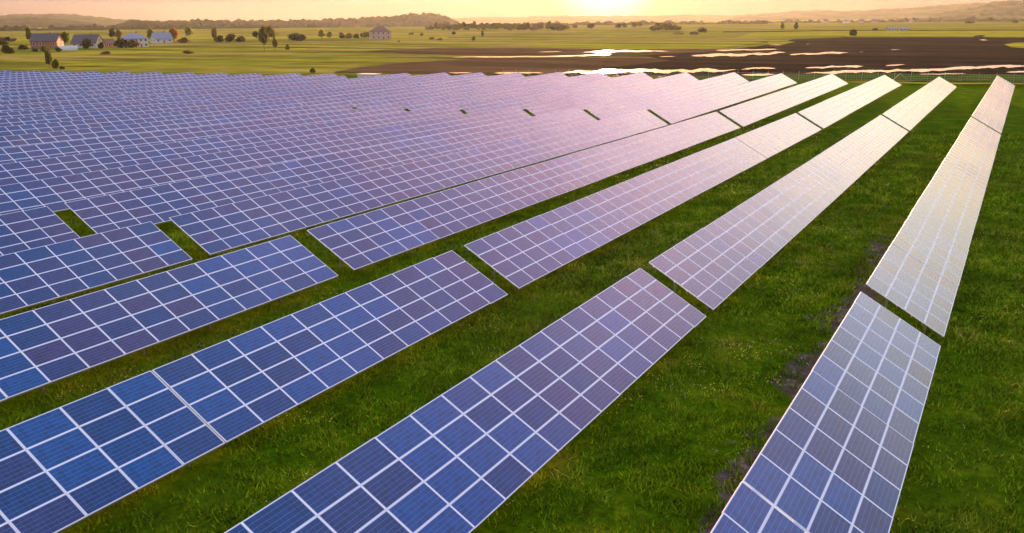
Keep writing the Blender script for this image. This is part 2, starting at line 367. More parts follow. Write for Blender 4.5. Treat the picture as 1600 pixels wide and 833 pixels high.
# ploughed, flooded soil
sheet('ploughed_field', [(560, 81), (620, 78), (680, 75.5), (800, 75.5), (1000, 77.5), (1120, 77), (1130, 91), (800, 88), (700, 87)], M_BROWN, 0.3)
sheet('ploughed_field', [(580, 90), (650, 90), (800, 90.5), (1130, 92), (1100, 120), (900, 118.4), (700, 116), (520, 113.8), (560, 106), (640, 98), (740, 93), (640, 91.4)], M_BROWN, 0.3)
sheet('wet_ploughed_field', [(880, 118), (960, 106), (1050, 95), (1000, 88), (1120, 80), (1190, 72), (1240, 62), (1320, 58.6), (1500, 58.3), (R0, 60), (R0, 119), (1600, 118), (1280, 117), (1120, 120), (980, 119)], M_BLACK, 0.3)
sheet('crop_patch', [(1200, 65), (1230, 64), (1243, 66), (1225, 69.5), (1200, 70)], M_LIME)
sheet('crop_patch', [(1569, 70), (1585, 67.5), (1640, 66), (1640, 77), (1600, 76), (1580, 74.5)], M_LIME)
sheet('ditch_bank', [(1000, 122), (1240, 117.2), (1400, 116.6), (1600, 118.4), (R0, 121), (R0, 131.5), (1600, 129.5), (1330, 127), (1000, 128)], M_DITCH, 0.3)
sheet('verge', [(1280, 128.2), (1450, 130.6), (1600, 131.6), (R0, 133), (R0, 135), (1600, 133.6), (1450, 132.8), (1280, 130)], M_LIME, 0.25)
# flood water, each strip lying on the soil
def water(pts, thick):
    us = [p[0] for p in pts]; vs_ = [p[1] for p in pts]; a, b = us[0], us[-1]; n = max(8, int((b-a)/1.6))
    sd = random.random()*999; P = []
    u = np.linspace(a, b, n); v = np.interp(u, us, vs_)
    e = np.minimum(1, np.minimum((u-a)/(b-a), (b-u)/(b-a))*min(8, (b-a)/12)+.02)
    def w(k): return vnoise(u+sd+k*71, u*0+k*9.3, 14, 5+k)*.55+vnoise(u+sd+k*31, u*0+k*3.3, 5, 9+k)*.35+vnoise(u+sd, u*0+k*3.3, 2.2, 19+k)*.3
    top = v-thick*e*(w(1)*1.15-.08); bot = v+thick*e*(w(2)*1.15-.08)
    wig = (vnoise(u+sd, u*0, 22, 3)-.5)*thick*.6
    V = []; F = []
    for i in range(n): V += [(*G(u[i], top[i]+wig[i], 0.42), 0.42), (*G(u[i], max(bot[i], top[i]+.02)+wig[i], 0.42), 0.42)]
    for i in range(n-1):
        if bot[i] > top[i]+.12: F.append([2*i+1, 2*i+3, 2*i+2, 2*i])
    return link('flood_water', mesh_np('flood_water', V, F, [M_WATER]), kind='structure')
WATER = [
 ([(872,114.5),(905,112.8),(945,111.3),(1000,110.6),(1060,110.9),(1137,110.2),(1150,109)], 4.2, 'broad flood streak under the brightest sun glint'),
 ([(1257,115.4),(1300,113.2),(1350,111.3),(1425,110.2),(1475,107.6),(1550,104),(1620,102)], 3.6, 'longest cream flood streak, nearest the fence on the right'),
 ([(1700,101),(1800,99)], 3.0, 'outlying flood streak beyond the right end of the long one'),
 ([(1079,87.2),(1110,86.3),(1150,85.6),(1200,83.8),(1228,82.2)], 3.2, 'wide ragged puddle in the middle of the ploughed land'),
 ([(1232,85),(1270,84),(1325,82)], 2.4, 'flood streak continuing right of the wide ragged puddle'),
 ([(1117,79),(1160,78),(1215,76.8)], 1.5, 'thin water line above the wide ragged puddle'),
 ([(705,89.4),(800,88.9),(870,88),(925,86.4),(953,84.4)], 1.5, 'long thin water line left of the sun glint'),
 ([(910,82.2),(945,80.6),(990,80),(1045,79.6)], 2.2, 'short flood streak under the sun, beyond the bright one'),
 ([(840,81.2),(880,81)], 0.8, 'faint hair-thin water line left of the sun'),
 ([(1028,88.6),(1058,88.4)], 0.9, 'faint short puddle below the short flood streak'),
 ([(1257,106.2),(1290,105),(1350,103)], 2.6, 'jagged puddle left of centre above the longest streak'),
 ([(1382,102.2),(1415,101.2)], 2.0, 'small puddle right of the jagged puddle'),
 ([(1157,108.6),(1180,107),(1212,107.5)], 2.4, 'zigzag puddle between the two long near streaks'),
 ([(1157,117),(1212,116.6)], 2.2, 'short puddle behind the panels of the fourth row'),
 ([(1435,116),(1510,115.2)], 1.3, 'thin puddle just beyond the fence'),
 ([(1570,112.4),(1640,111)], 2.0, 'short puddle beyond the fence at the right edge'),
 ([(1390,78),(1407,77.8)], 1.8, 'small isolated puddle in the dark soil right of centre'),
 ([(1342,81.6),(1350,80.4)], 1.8, 'tiny puddle at the end of the middle streak'),
 ([(1258,68.8),(1266,68.6)], 1.3, 'tiny far puddle below the lone round tree'),
 ([(1528,62.4),(1546,62.5)], 1.5, 'tiny far puddle near the right edge below the crops'),
 ([(1200,70.2),(1227,69.8)], 1.0, 'thin puddle at the foot of the small green patch'),
 ([(700,114),(740,114)], 1.2, 'speckled puddle behind the left far panels'),
 ([(770,113.8),(850,114)], 1.8, 'speckled water line behind the panels left of the sun'),
 ([(1026,119.6),(1036,119.4)], 1.4, 'tiny puddle showing between two far rows'),
]
for pts, th, lab in WATER:
    water(pts, th*0.88)

# ---------------------------------------------------------------- distant hills and woods
def ridge(name, prof, dist, depth, mat, tree=0, tsize=9, seed=1, nd=26, du=1.0, base=-2, kind='structure', skew=0.0, **props):
    us = np.arange(prof[0][0], prof[-1][0]+du/2, du); tops = np.interp(us, [p[0] for p in prof], [p[1] for p in prof])
    V = []; ts = np.linspace(0, 1, nd)
    dist_u = dist*(1+skew*(us-us[0])/1600)
    for k, t in enumerate(ts):
        shape = math.sin(math.pi*min(1, t*0.94+0.0))**0.9 if t < 0.5 else math.sin(math.pi*t)**0.9
        for i, u in enumerate(us):
            d = dist_u[i] - depth*0.5 + depth*t
            x, y = at_dist(u, d); zt = max(0.5, z_at(u, tops[i], dist_u[i]))
            V.append((x, y, base+(zt-base)*max(0, shape)))
    V = np.array(V); 
    if tree:
        n1 = vnoise(V[:, 0]+50000, V[:, 1]+50000, tsize, seed); n2 = vnoise(V[:, 0]+50000, V[:, 1]+50000, tsize*3.2, seed+1)
        V[:, 2] += tree*(n1*n1*1.3+n2*0.7-1.0)*np.clip((V[:, 2]+2)/6, 0, 1)
    nx = len(us); i = np.arange(nx-1)[None, :]+nx*np.arange(nd-1)[:, None]
    F = np.stack([i, i+1, i+nx+1, i+nx], -1).reshape(-1, 4)
    return link(name, mesh_np(name, V, F, [mat], smooth=not tree), kind=kind, **props)
ridge('far_hill', [(-300,30),(-120,26),(0,23.5),(50,22),(90,21),(140,25),(200,31),(260,33.5),(340,36)], 5800, 1600, M_HILLG, 7, 30, 3)
ridge('hill', [(-300,31),(-120,30),(0,28.5),(60,28),(100,31),(130,34),(165,41),(200,44)], 4600, 1500, M_HILL, 9, 22, 5)
ridge('far_hill', [(650,31),(720,28),(760,27),(800,27),(870,25),(950,25),(1050,23.5),(1100,23),(1150,24),(1200,24),(1300,24)], 6600, 1400, M_HILLG, 9, 40, 8, du=2)
ridge('far_hill', [(1120,36),(1145,27),(1170,22),(1200,20.5),(1240,16.6),(1300,16),(1312,18),(1360,15),(1400,13.5),(1440,10),(1480,8),(1520,4),(1560,3),(1900,0)], 6000, 2600, M_HILLG, 8, 34, 11, du=1.5)
ridge('hill', [(1430,35),(1450,26.5),(1475,19),(1500,15),(1525,9),(1550,3),(1600,0),(1700,-3),(1900,-8)], 4600, 2000, M_HILLG, 9, 24, 13, du=1.2)
ridge('wooded_ridge', [(150,45),(200,34),(240,33.5),(290,32),(310,31.5),(330,33.5),(370,32.5),(400,33),(450,31.5),(500,32),(530,30),(560,29),(580,27),(620,25),(640,22),(660,20),(675,21),(690,25),(705,31),(722,39)],
      3000, 900, M_HILL, 11, 15, 17, nd=40, du=0.8)
ridge('woodland', [(-300,43),(0,41),(100,42),(260,41),(420,41),(560,41),(680,40),(800,37),(900,35),(1000,34),(1100,33.5),(1200,33)], 2250, 160, M_HILL, 8, 11, 23, nd=14, du=0.7, kind='stuff',
      label='long hazy belt of woodland at the foot of the ridges', category='woodland', skew=0.0)
ridge('woodland', [(1130,33.5),(1200,33),(1290,32),(1440,30),(1600,29),(1900,26)], 2700, 260, M_HILL, 9, 12, 29, nd=14, du=0.8, kind='stuff',
      label='hazy scrub and woods below the right-hand hills', category='woodland')

# ---------------------------------------------------------------- trees
def leaf_mat(name, col):
    m, t, n, l, b = new_mat(name)
    g = N(t, 'ShaderNodeNewGeometry'); oi = N(t, 'ShaderNodeObjectInfo')
    v = math_n(t, 'ADD', 0.6, math_n(t, 'MULTIPLY', g.outputs['Random Per Island'], 0.8))
    vc = N(t, 'ShaderNodeCombineXYZ'); [l.new(v, vc.inputs[i]) for i in range(3)]
    l.new(mix_c(t, 1.0, col, vc.outputs[0], 'MULTIPLY'), b.inputs['Base Color']); b.inputs['Roughness'].default_value = 0.8
    b.inputs['Specular IOR Level'].default_value = 0.1
    tr = N(t, 'ShaderNodeBsdfTranslucent'); tr.inputs[0].default_value = (col[0]*1.6, col[1]*1.6, col[2], 1)
    mx = N(t, 'ShaderNodeMixShader'); mx.inputs[0].default_value = 0.3
    l.new(b.outputs[0], mx.inputs[1]); l.new(tr.outputs[0], mx.inputs[2]); l.new(mx.outputs[0], n['Material Output'].inputs[0])
    return m
M_BARK = simple('bark', (0.10, 0.075, 0.05), 0.9, 0, 0.3, 6)
LEAF = {'green': leaf_mat('leaves_green', (0.05, 0.075, 0.014)), 'dark': leaf_mat('leaves_dark', (0.022, 0.034, 0.010)),
        'yellow': leaf_mat('leaves_yellow_green', (0.14, 0.15, 0.02)), 'olive': leaf_mat('leaves_olive', (0.09, 0.095, 0.025)),
        'orange': leaf_mat('leaves_orange', (0.22, 0.10, 0.025)), 'brown': leaf_mat('leaves_brown', (0.12, 0.08, 0.04)), 'pale': leaf_mat('leaves_pale', (0.17, 0.17, 0.05))}
def crown_np(seed, lobes, n, leaf, lo=0.0):
    """leaf clumps spread through several lobes; unit box: x,y in -0.5..0.5, z in 0..1"""
    r = np.random.default_rng(seed); Vs = []; Fs = []
    k = 0
    for (cx, cy, cz, rx, rz) in lobes:
        m = int(n*(rx*rx*rz)**0.5/sum((q[3]**2*q[4])**0.5 for q in lobes))
        p = r.normal(size=(m, 3)); p /= np.linalg.norm(p, axis=1)[:, None]; rad = r.random(m)**0.5*(0.72+0.5*r.random(m)**2)
        c = np.stack([cx+p[:, 0]*rad*rx, cy+p[:, 1]*rad*rx, cz+p[:, 2]*rad*rz], 1)
        c[:, 2] = np.maximum(c[:, 2], lo+0.01)
        a = r.normal(size=(m, 3)); a /= np.linalg.norm(a, axis=1)[:, None]; b = np.cross(a, r.normal(size=(m, 3))); b /= np.linalg.norm(b, axis=1)[:, None]
        s = leaf*(0.6+0.8*r.random(m))[:, None]
        q = np.stack([c-a*s-b*s*.6, c+a*s-b*s*.6, c+a*s+b*s*.6, c-a*s+b*s*.6], 1); q += r.normal(size=q.shape)*leaf*0.2
        Vs.append(q.reshape(-1, 3)); Fs.append(np.arange(m*4).reshape(-1, 4)+k); k += m*4
    return np.concatenate(Vs), np.concatenate(Fs)
SHAPES = {
 'tall': ([(0,0,.62,.30,.34),(.12,.05,.45,.28,.22),(-.14,-.04,.5,.26,.24),(.05,-.1,.8,.2,.18)], .22),
 'round': ([(0,0,.56,.42,.40),(.2,.1,.5,.28,.26),(-.2,-.1,.45,.28,.28),(0,.1,.74,.28,.22)], .16),
 'wide': ([(-.26,0,.42,.24,.36),(.22,.08,.4,.26,.34),(0,-.1,.55,.26,.38),(.05,.1,.3,.3,.28)], .10),
 'bush': ([(-.25,0,.35,.26,.34),(.2,.05,.42,.28,.42),(0,-.05,.55,.26,.4),(-.05,.1,.3,.38,.3)], .04),
 'airy': ([(0,0,.78,.2,.18),(.2,.05,.6,.2,.16),(-.2,0,.62,.2,.18),(-.05,-.1,.45,.24,.12),(.1,.1,.42,.18,.1)], .3),
}
CROWN = {}
def crown_mesh(shape, mat, seed, n):
    key = (shape, mat, seed, n)
    if key not in CROWN:
        V, F = crown_np(hash((shape, seed)) % 1000 if False else seed*17+len(shape), SHAPES[shape][0], n, 0.085 if n < 900 else 0.06, SHAPES[shape][1]*0.5)
        CROWN[key] = mesh_np('crown', V, F, [LEAF[mat]])
    return CROWN[key]
TRUNK = {}
def trunk_mesh(shape):
    if shape not in TRUNK:
        b = MB(); h = SHAPES[shape][0][0][2]
        b.tube((0, 0, -0.03), (0.01, 0, h*0.6), 0.035, 0.022); b.tube((0.01, 0, h*0.6), (0.0, 0, h), 0.022, 0.01)
        for cx, cy, cz, *_ in SHAPES[shape][0][1:]: b.tube((0.005, 0, h*0.35), (cx*.8, cy*.8, cz), 0.014, 0.006, 5)
        TRUNK[shape] = b.mesh('trunk', [M_BARK], True)
    return TRUNK[shape]
def tree(name, cat, u, vb, wpx, hpx, shape, mat, label, group=None, n=420, dist=None, zb=0.0):
    if dist is None: x, y = G(u, vb, zb); d = math.hypot(x, y)
    else: x, y = at_dist(u, dist); d = dist
    w = max(0.8, wpx*d/FPX*1.12); h = max(0.8, hpx*d/FPX*1.06)
    o = link(name, None, loc=(x, y, zb-0.05)); o.rotation_euler = (0, 0, random.uniform(0, 6.28))
    o['label'] = label; o['category'] = cat
    if group: o['group'] = group
    c = link('crown', crown_mesh(shape, mat, random.randint(0, 3), n), o); c.scale = (w, w, h)
    t = link('trunk', trunk_mesh(shape), o); t.scale = (w, w, h)
    return o
TREES = [
 ('tree',47,68,9,20,'tall','green','tall green tree at the left gable of the red brick house'),
 ('bush',12,84,16,12,'bush','dark','dark bush at the left edge below the brick house'),
 ('bush',5,70,14,6,'bush','dark','low dark bush at the extreme left edge beyond the larger bush'),
 ('bush',36,78,12,7,'bush','dark','dark bush left of the brick house garden'),
 ('bush',54,81,9,6,'bush','olive','small olive bush in front of the brick house, left one'),
 ('bush',70,81,11,9,'bush','olive','rounded olive bush in front of the middle of the brick house'),
 ('bush',91,81,10,7,'bush','olive','small bush between the brick house and the white polytunnel'),
 ('tree',102,72,13,18,'round','green','green tree between the brick house and the grey-roofed house'),
 ('tree',137,76.2,14,15,'wide','dark','dark tree hiding the middle of the grey-roofed house'),
 ('bush',159,76,9,9,'bush','dark','dark bush at the right end of the grey-roofed house'),
 ('tree',176,62,10,15,'tall','dark','dark pointed tree left of the white two-storey house'),
 ('tree',186,62,9,13,'round','brown','reddish brown tree left of the white two-storey house'),
 ('hedge',190,75,20,14,'wide','dark','left half of the dark hedge before the white two-storey house'),
 ('hedge',207,75,19,12,'wide','brown','browner right half of the hedge before the white two-storey house'),
 ('tree',238,66,12,18,'round','yellow','yellow green tree between the two blue-roofed houses'),
 ('tree',273,66,13,20,'round','orange','orange leaved tree right of the blue-roofed low house'),
 ('bush',288,67,17,8,'bush','brown','low brown bush at the foot of the pale tree'),
 ('tree',296,60,13,16,'round','pale','pale green tree right of the orange leaved one'),
 ('tree',336,66,11,20,'tall','olive','taller tree at the left end of the dark hedge group'),
 ('bush',344,66,14,10,'bush','dark','dark bush under the taller tree left of the hedge group'),
 ('bush',360,66,18,12,'wide','dark','rounded dark bush in the middle of the hedge group'),
 ('bush',376,66,13,9,'bush','dark','last dark bush on the right of the hedge group'),
 ('tree',400,61,9,11,'round','green','small green tree just left of the tall spreading trees'),
 ('tree',420,64,20,21,'round','olive','broad olive tree behind the tall airy tree'),
 ('tree',413,79,16,33,'airy','olive','tallest airy tree in the meadow with a thin trunk'),
 ('tree',430,79,9,18,'airy','olive','slender small tree right of the tallest airy tree'),
 ('bush',449,78,6,9,'bush','green','little upright bush right of the slender small tree'),
 ('bush',463,64,28,12,'wide','dark','wide dark bush group right of the broad olive tree'),
 ('tree',503,62,14,14,'airy','pale','pale see-through tree in the middle of the meadow'),
 ('tree',515,60,7,9,'round','dark','small dark tree right of the pale see-through one'),
 ('bush',534,60,11,9,'bush','dark','left of two dark bushes side by side in the meadow'),
 ('bush',545,60,11,8,'bush','olive','right of two bushes side by side in the meadow'),
 ('bush',557,59.5,9,7,'bush','dark','single small bush left of the lone pink house'),
 ('bush',570,58.5,13,9,'wide','olive','bush just left of the lone pink house'),
 ('bush',578,58,7,6,'bush','dark','small dark bush touching the lone pink house'),
 ('bush',643,54,8,3,'bush','dark','low far bush right of the lone pink house'),
 ('bush',659,56,5,4.5,'bush','dark','tiny round bush in the far meadow'),
 ('bush',675,62,9,4,'bush','brown','low brown scrub in the far meadow, left clump'),
 ('bush',687,63,9,3.5,'bush','brown','low brown scrub in the far meadow, right clump'),
 ('bush',709,54,6,5,'bush','dark','small dark bush below the dark tree line'),
 ('tree',740,65,6,7.5,'round','dark','small dark tree alone in the meadow left of the sun'),
 ('tree',754,59,5,10,'tall','dark','slim dark tree right of the lone small one'),
 ('bush',623,66,4,3,'bush','brown','tiny brown bush below and right of the pink house'),
 ('bush',78,107.5,11,25,'tall','olive','tall upright bush at the back edge of the solar field'),
 ('bush',88,107.8,10,15,'bush','yellow','yellowish bush right of the tall upright bush'),
 ('bush',97,108.5,7,5,'bush','olive','knee-high bush at the back edge of the solar field'),
 ('bush',488.5,114,8,8,'bush','olive','small bush at the back edge near the white cabin'),
 ('bush',293,84,18,5,'bush','brown','low brown thicket alone in the left meadow'),
 ('bush',166,85,13,5,'bush','brown','low thicket in the meadow below the grey-roofed house'),
 ('tree',1332.5,58.5,10.5,11,'round','dark','lone round dark tree at the edge of the wet soil'),
 ('tree',1243,49,7,12,'tall','dark','slim dark tree left of the lone round tree'),
 ('tree',1222,48,7,11,'tall','olive','slim hazy tree farther left of the slim dark tree'),
 ('bush',1367,48,8,4,'bush','dark','dark bush left of the pale farm sheds'),
 ('bush',1530,58,16,3,'wide','green','low green bushes on the field edge at the right'),
 ('tree',1515,37,12,4.5,'wide','dark','flat dark tree clump below the right hill'),
 ('tree',1547,34.5,5,6,'round','dark','single dark tree standing high below the right hill'),
 ('tree',1586,37.5,7,5,'round','dark','dark tree below the right hill near the right edge'),
 ('tree',1097,51,13,8,'wide','dark','dark spreading tree right of the tree clump under the hill'),
 ('bush',1085,54.5,14,5,'wide','dark','low dark bush just left of the spreading tree'),
 ('bush',1060,54,20,3,'wide','olive','low olive scrub below the tree clump'),
 ('tree',923,46,13,9,'round','dark','dark tree right of the dark tree line, under the sun'),
 ('tree',966,44,9,7,'wide','dark','hazy tree right of the sun, first of a loose row'),
 ('tree',976,44,8,6.5,'round','dark','hazy tree right of the sun, second of a loose row'),
 ('tree',991,44,7,8,'round','dark','hazy tree right of the sun, third of a loose row'),
 ('tree',999,42.5,7,8,'round','dark','hazy tree right of the sun, fourth of a loose row'),
 ('tree',898,45,9,6,'round','dark','low tree between the dark tree line and the sun'),
]
for cat, u, vb, w, h, s, m, lab in TREES:
    tree({'bush': 'bush', 'hedge': 'hedge'}.get(cat, 'tree'), cat, u, vb, w, h, s, m, lab, n=1500 if vb > 90 else 520)
for u0, u1, nn, vb, hh, lab, grp in [(668, 890, 40, 47.5, 11, 'dark tree in the dense line of trees left of the sun', 'trees of the dark tree line'),
                                (1016, 1062, 11, 48, 11, 'dark tree in the clump of trees right of the sun', 'trees of the clump under the hill'),
                                (-60, 30, 9, 66, 7, 'low dark tree in the row behind the brick house', 'trees behind the brick house')]:
    for i in range(nn):
        u = u0+(u1-u0)*(i+random.random()*0.8)/nn
        edge = min(1, (u-u0+8)/25, (u1-u+10)/25)
        tree('tree', 'tree', u, vb+random.uniform(-1, .6), random.uniform(8, 13), hh*random.uniform(.7, 1.15)*(0.55+0.45*edge), random.choice(['round', 'wide', 'tall']), 'dark', lab, grp, n=380)

# ---------------------------------------------------------------- houses
M_BRICK = simple('red_brick', (0.32, 0.13, 0.08), 0.9, 0, 0.2, 1); M_CREAM = simple('cream_render', (0.55, 0.47, 0.36), 0.9, 0, 0.1, 1)
M_WHITE = simple('white_render', (0.62, 0.58, 0.52), 0.8, 0, 0.05, 1); M_PINK = simple('pinkish_render', (0.48, 0.33, 0.27), 0.9, 0, 0.1, 1)
M_ROOFD = simple('dark_roof', (0.09, 0.08, 0.08), 0.8, 0, 0.2, 2); M_ROOFB = simple('blue_grey_roof', (0.22, 0.25, 0.31), 0.7, 0, 0.12, 2)
M_ROOFR = simple('brown_roof', (0.16, 0.09, 0.07), 0.8, 0, 0.2, 2); M_GLASS = simple('window_glass', (0.05, 0.06, 0.07), 0.08, 0, 0.1, 2); M_TRIM = simple('white_trim', (0.8, 0.8, 0.78), 0.5, 0, 0.03, 2)
M_DOOR = simple('wooden_door', (0.2, 0.11, 0.06), 0.6, 0, 0.2, 3)
def house(u, vb, W, D, hw, hr, wall, roofm, hip, turn, label, storeys=1, chimney=True, nwin=3, dist=None, name='house', cat='house', door=True, gablewin=True):
    if dist is None: x, y = G(u, vb)
    else: x, y = at_dist(u, dist)
    o = link(name, None, loc=(x, y, 0)); face = math.atan2(-y, -x)   # towards the viewer's side
    o.rotation_euler = (0, 0, face+math.pi/2+R(turn)); o['label'] = label; o['category'] = cat
    b = MB(); a, d = W/2, D/2
    v = [(-a,-d),(a,-d),(a,d),(-a,d)]
    for i in range(4):
        p, q = v[i], v[(i+1) % 4]; b.poly([(*p, -.3), (*q, -.3), (*q, hw), (*p, hw)])
    if not hip:
        for sx in (-1, 1): b.poly([(sx*a, -d, hw), (sx*a, d, hw), (sx*a, 0, hw+hr)])
    b.build('wall', wall, o)
    r = MB(); e = 0.5; z0 = hw-e*hr/d; th = 0.18
    rid = 0 if not hip else min(a*0.6, d*0.9)
    for s in (-1, 1):
        lo1 = (-(a+e), s*(d+e), z0+.02); lo2 = (a+e, s*(d+e), z0+.02); h1 = (-(a+e)+rid*(1 if hip else 0), 0, hw+hr+.05); h2 = (a+e-rid, 0, hw+hr+.05)
        r.poly([lo1, lo2, h2, h1]); r.poly([tuple(c-(th if i == 2 else 0) for i, c in enumerate(p)) for p in (h1, h2, lo2, lo1)])
        r.poly([lo1, (lo1[0], lo1[1], lo1[2]-th), (lo2[0], lo2[1], lo2[2]-th), lo2])
    if hip:
        for s in (-1, 1):
            r.poly([(s*(a+e), -(d+e), z0+.02), (s*(a+e), d+e, z0+.02), (s*(a+e-rid), 0, hw+hr+.05)])
    ro = r.build('roof', roofm, o)
    if chimney:
        c = MB(); c.box((W*0.18, 0.6, hw+hr+0.2), (0.7, 0.7, 2.0)); c.build('chimney', M_BRICK, ro)
    def window(cx, cy, cz, w, h, ax, s):
        f = MB(); p = MB()
        if ax == 'y':
            f.box((cx, s*(cy+.03), cz), (w+.24, .1, h+.24)); p.box((cx, s*(cy+.06), cz), (w, .08, h))
        else:
            f.box((s*(cy+.03), cx, cz), (.1, w+.24, h+.24)); p.box((s*(cy+.06), cx, cz), (.08, w, h))
        fo = f.build('window', M_TRIM, o); p.build('pane', M_GLASS, fo)
    sh = hw/storeys
    for st in range(storeys):
        for i in range(nwin):
            cx = -a+W*(i+.5)/nwin
            if st == 0 and door and i == nwin//2:
                dd = MB(); dd.box((cx, -d-.04, 1.05), (1.1, .12, 2.1)); dd.build('door', M_DOOR, o); continue
            window(cx, d, st*sh+sh*.55, 1.3, min(1.4, sh*.45), 'y', -1)
        for s in (-1, 1):
            for cx in (-d*.45, d*.45): window(cx, a, st*sh+sh*.55, 1.1, min(1.4, sh*.45), 'x', s)
    if gablewin and not hip:
        for s in (-1, 1): window(0, a, hw+hr*.3, 1.1, 1.2, 'x', s)
    return o
house(75, 75, 16, 10, 4.8, 4.2, M_BRICK, M_ROOFD, False, -24, 'red brick house with a dark gabled roof at the far left', nwin=4)
house(138, 75, 15.5, 10, 3.3, 4.8, M_CREAM, M_ROOFD, False, -30, 'cream house with a brown grey gabled roof beside the brick house', nwin=4)
house(211, 74, 12.5, 10, 5.6, 2.8, M_WHITE, M_ROOFB, True, 30, 'white two-storey house with a pale blue hipped roof', 2, nwin=4)
house(253, 67.5, 13, 9, 3.6, 4.0, M_WHITE, M_ROOFB, False, 22, 'low white house with a blue gabled roof by the orange tree', nwin=3)
house(171, 74, 6, 5, 3.0, 2.2, M_BRICK, M_ROOFR, False, 35, 'small red outbuilding between the cream and the white house', nwin=2, chimney=False, name='outbuilding', cat='outbuilding', door=False)
house(594, 61.5, 16, 12, 6.4, 3.4, M_PINK, M_ROOFR, True, 8, 'lone pinkish house with a brown hipped roof in the meadow', 2, nwin=4)
house(1393, 48, 9, 5, 2.2, 1.2, M_CREAM, M_ROOFB, False, 20, 'left of two pale farm sheds in the far green field', nwin=3, chimney=False, name='farm_shed', cat='shed', door=False)
house(1412, 47.8, 9, 5, 2.0, 1.2, M_CREAM, M_ROOFB, False, 10, 'right of two pale farm sheds in the far green field', nwin=3, chimney=False, name='farm_shed', cat='shed', door=False)
house(1323, 36.6, 15, 10, 3.5, 1.5, M_WHITE, M_ROOFB, False, 5, 'tiny bright white barn below the hazy hill', nwin=3, chimney=False, name='barn', cat='barn', door=False, dist=2300)
for i, (u, dd) in enumerate([(1346, 2330), (1368, 2380), (1290, 2350), (1425, 2380)]):
    house(u, 37, 13, 10, 4.5, 4, [M_CREAM, M_PINK][i % 2], [M_ROOFR, M_ROOFD][i % 2], False, 20*i, 'tiny village house lost in the haze below the right hills', dist=dd, nwin=2)['group'] = 'far village houses'
# polytunnel
x, y = G(107, 79); t_ = link('polytunnel', None, loc=(x, y, 0)); t_.rotation_euler = (0, 0, R(62)); t_['label'] = 'low white polytunnel in front of the brick and cream houses'; t_['category'] = 'polytunnel'
b = MB(); L = 9.5; r_ = 2.3; k = 10
for i in range(k):
    a0, a1 = math.pi*i/k, math.pi*(i+1)/k
    b.poly([(-L/2, r_*math.cos(a0), r_*1.15*math.sin(a0)), (L/2, r_*math.cos(a0), r_*1.15*math.sin(a0)), (L/2, r_*math.cos(a1), r_*1.15*math.sin(a1)), (-L/2, r_*math.cos(a1), r_*1.15*math.sin(a1))])
for s in (-1, 1): b.poly([(s*L/2, r_*math.cos(math.pi*i/k), r_*1.15*math.sin(math.pi*i/k)) for i in range(k+1)])
b.build('cover', M_WHITE, t_); b = MB()
b.box((L/2+.03, 0, 1.0), (.06, 1.2, 2.0)); b.build('door', M_CREAM, t_)
# transformer cabin in the notch at the array's far side
x, y = at_dist(572, 236); zc = float(T(x, y))
cb = link('transformer_cabin', None, loc=(x, y, zc)); cb.rotation_euler = (0, 0, R(6)); cb['label'] = 'white flat-roofed cabin behind the far solar rows'; cb['category'] = 'cabin'
b = MB(); b.box((0, 0, 1.35), (5.4, 2.6, 2.7)); b.build('wall', M_WHITE, cb)
b = MB(); b.box((0, 0, 2.79), (5.8, 3.0, .16)); b.build('roof', M_WHITE, cb)
for dx in (-1.3, 1.3):
    b = MB(); b.box((dx, -1.33, 1.05), (1.3, .06, 2.1)); dd = b.build('door', M_STEEL, cb); b = MB(); b.box((dx+.5, -1.38, 1.0), (.06, .05, .2)); b.build('handle', M_ALU, dd)
b = MB(); b.box((0, 0, .05), (5.9, 3.1, .1)); b.build('plinth', M_CONC, cb)
# power poles
M_WOOD = simple('weathered_wood', (0.12, 0.09, 0.07), 0.9, 0, 0.25, 3)
def pole(u, vb, vt, lean, label, cross=True):
    x, y = G(u, vb); d = math.hypot(x, y); h = (vb-vt)/FPX*d
    o = link('power_pole', None, loc=(x, y, 0)); o.rotation_euler = (0, R(lean), R(30)); o['label'] = label; o['category'] = 'power pole'
    b = MB(); b.tube((0, 0, -.5), (0, 0, h), .22, .14); b.build('mast', M_WOOD, o)
    if cross:
        b = MB(); b.box((0, 0, h-.8), (2.2, .16, .16)); c = b.build('crossarm', M_WOOD, o)
        for s in (-.9, 0, .9):
            b = MB(); b.tube((s, 0, h-.72), (s, 0, h-.42), .08, .05); b.build('insulator', M_WHITE, c)
pole(20, 59, 30, -11, 'leaning wooden power pole at the far left beyond the houses')
pole(259.5, 57, 35, -1, 'upright power pole behind the low blue-roofed house')

# ---------------------------------------------------------------- solar tables
TILT = R(29.589); S = 4.06; PM = 1.7660; PS = S/4; EDGE = 2.76     # module pitches, height of the high edge over the ground
PITCH_R = 10.46
ROWX = [-5.21, -15.56, -25.97, -36.35, -46.79, -57.25, -67.73, -78.21, -88.69, -99.18, -109.66]
NROW = 30
for k in range(11, NROW): ROWX.append(-109.66-10.48*(k-10))
Y1F = [40.72, 39.72, 38.27, 36.74, 35.22, 35.02]; Y2N = [42.12, 40.93, 39.55, 38.13, 36.6, 36.32]
Y2F = [123.89, 122.42, 121.18, 119.9, 118.77, 119.09, 118.16, 117.26, 116.26]
Y3F = [217.35, 205.58, 203.13, 201.37, 200.42, 200.42, 197.97, 198.06, 196.58, 196.09, 193.83, 192.49, 192.41, 190.5, 176, 184, 182]
for k in range(6, NROW): Y2N.append(36.0-0.7*(k-6)); Y1F.append(34.7-0.7*(k-6))
for k in range(9, NROW): Y2F.append(116.26-1.1*(k-8))
for k in range(17, NROW): Y3F.append(181-2.5*(k-16))
ML, MWd, TH = PM-0.009, PS-0.007, 0.050       # module length (along the row), width (down the slope), thickness
FR = 0.020
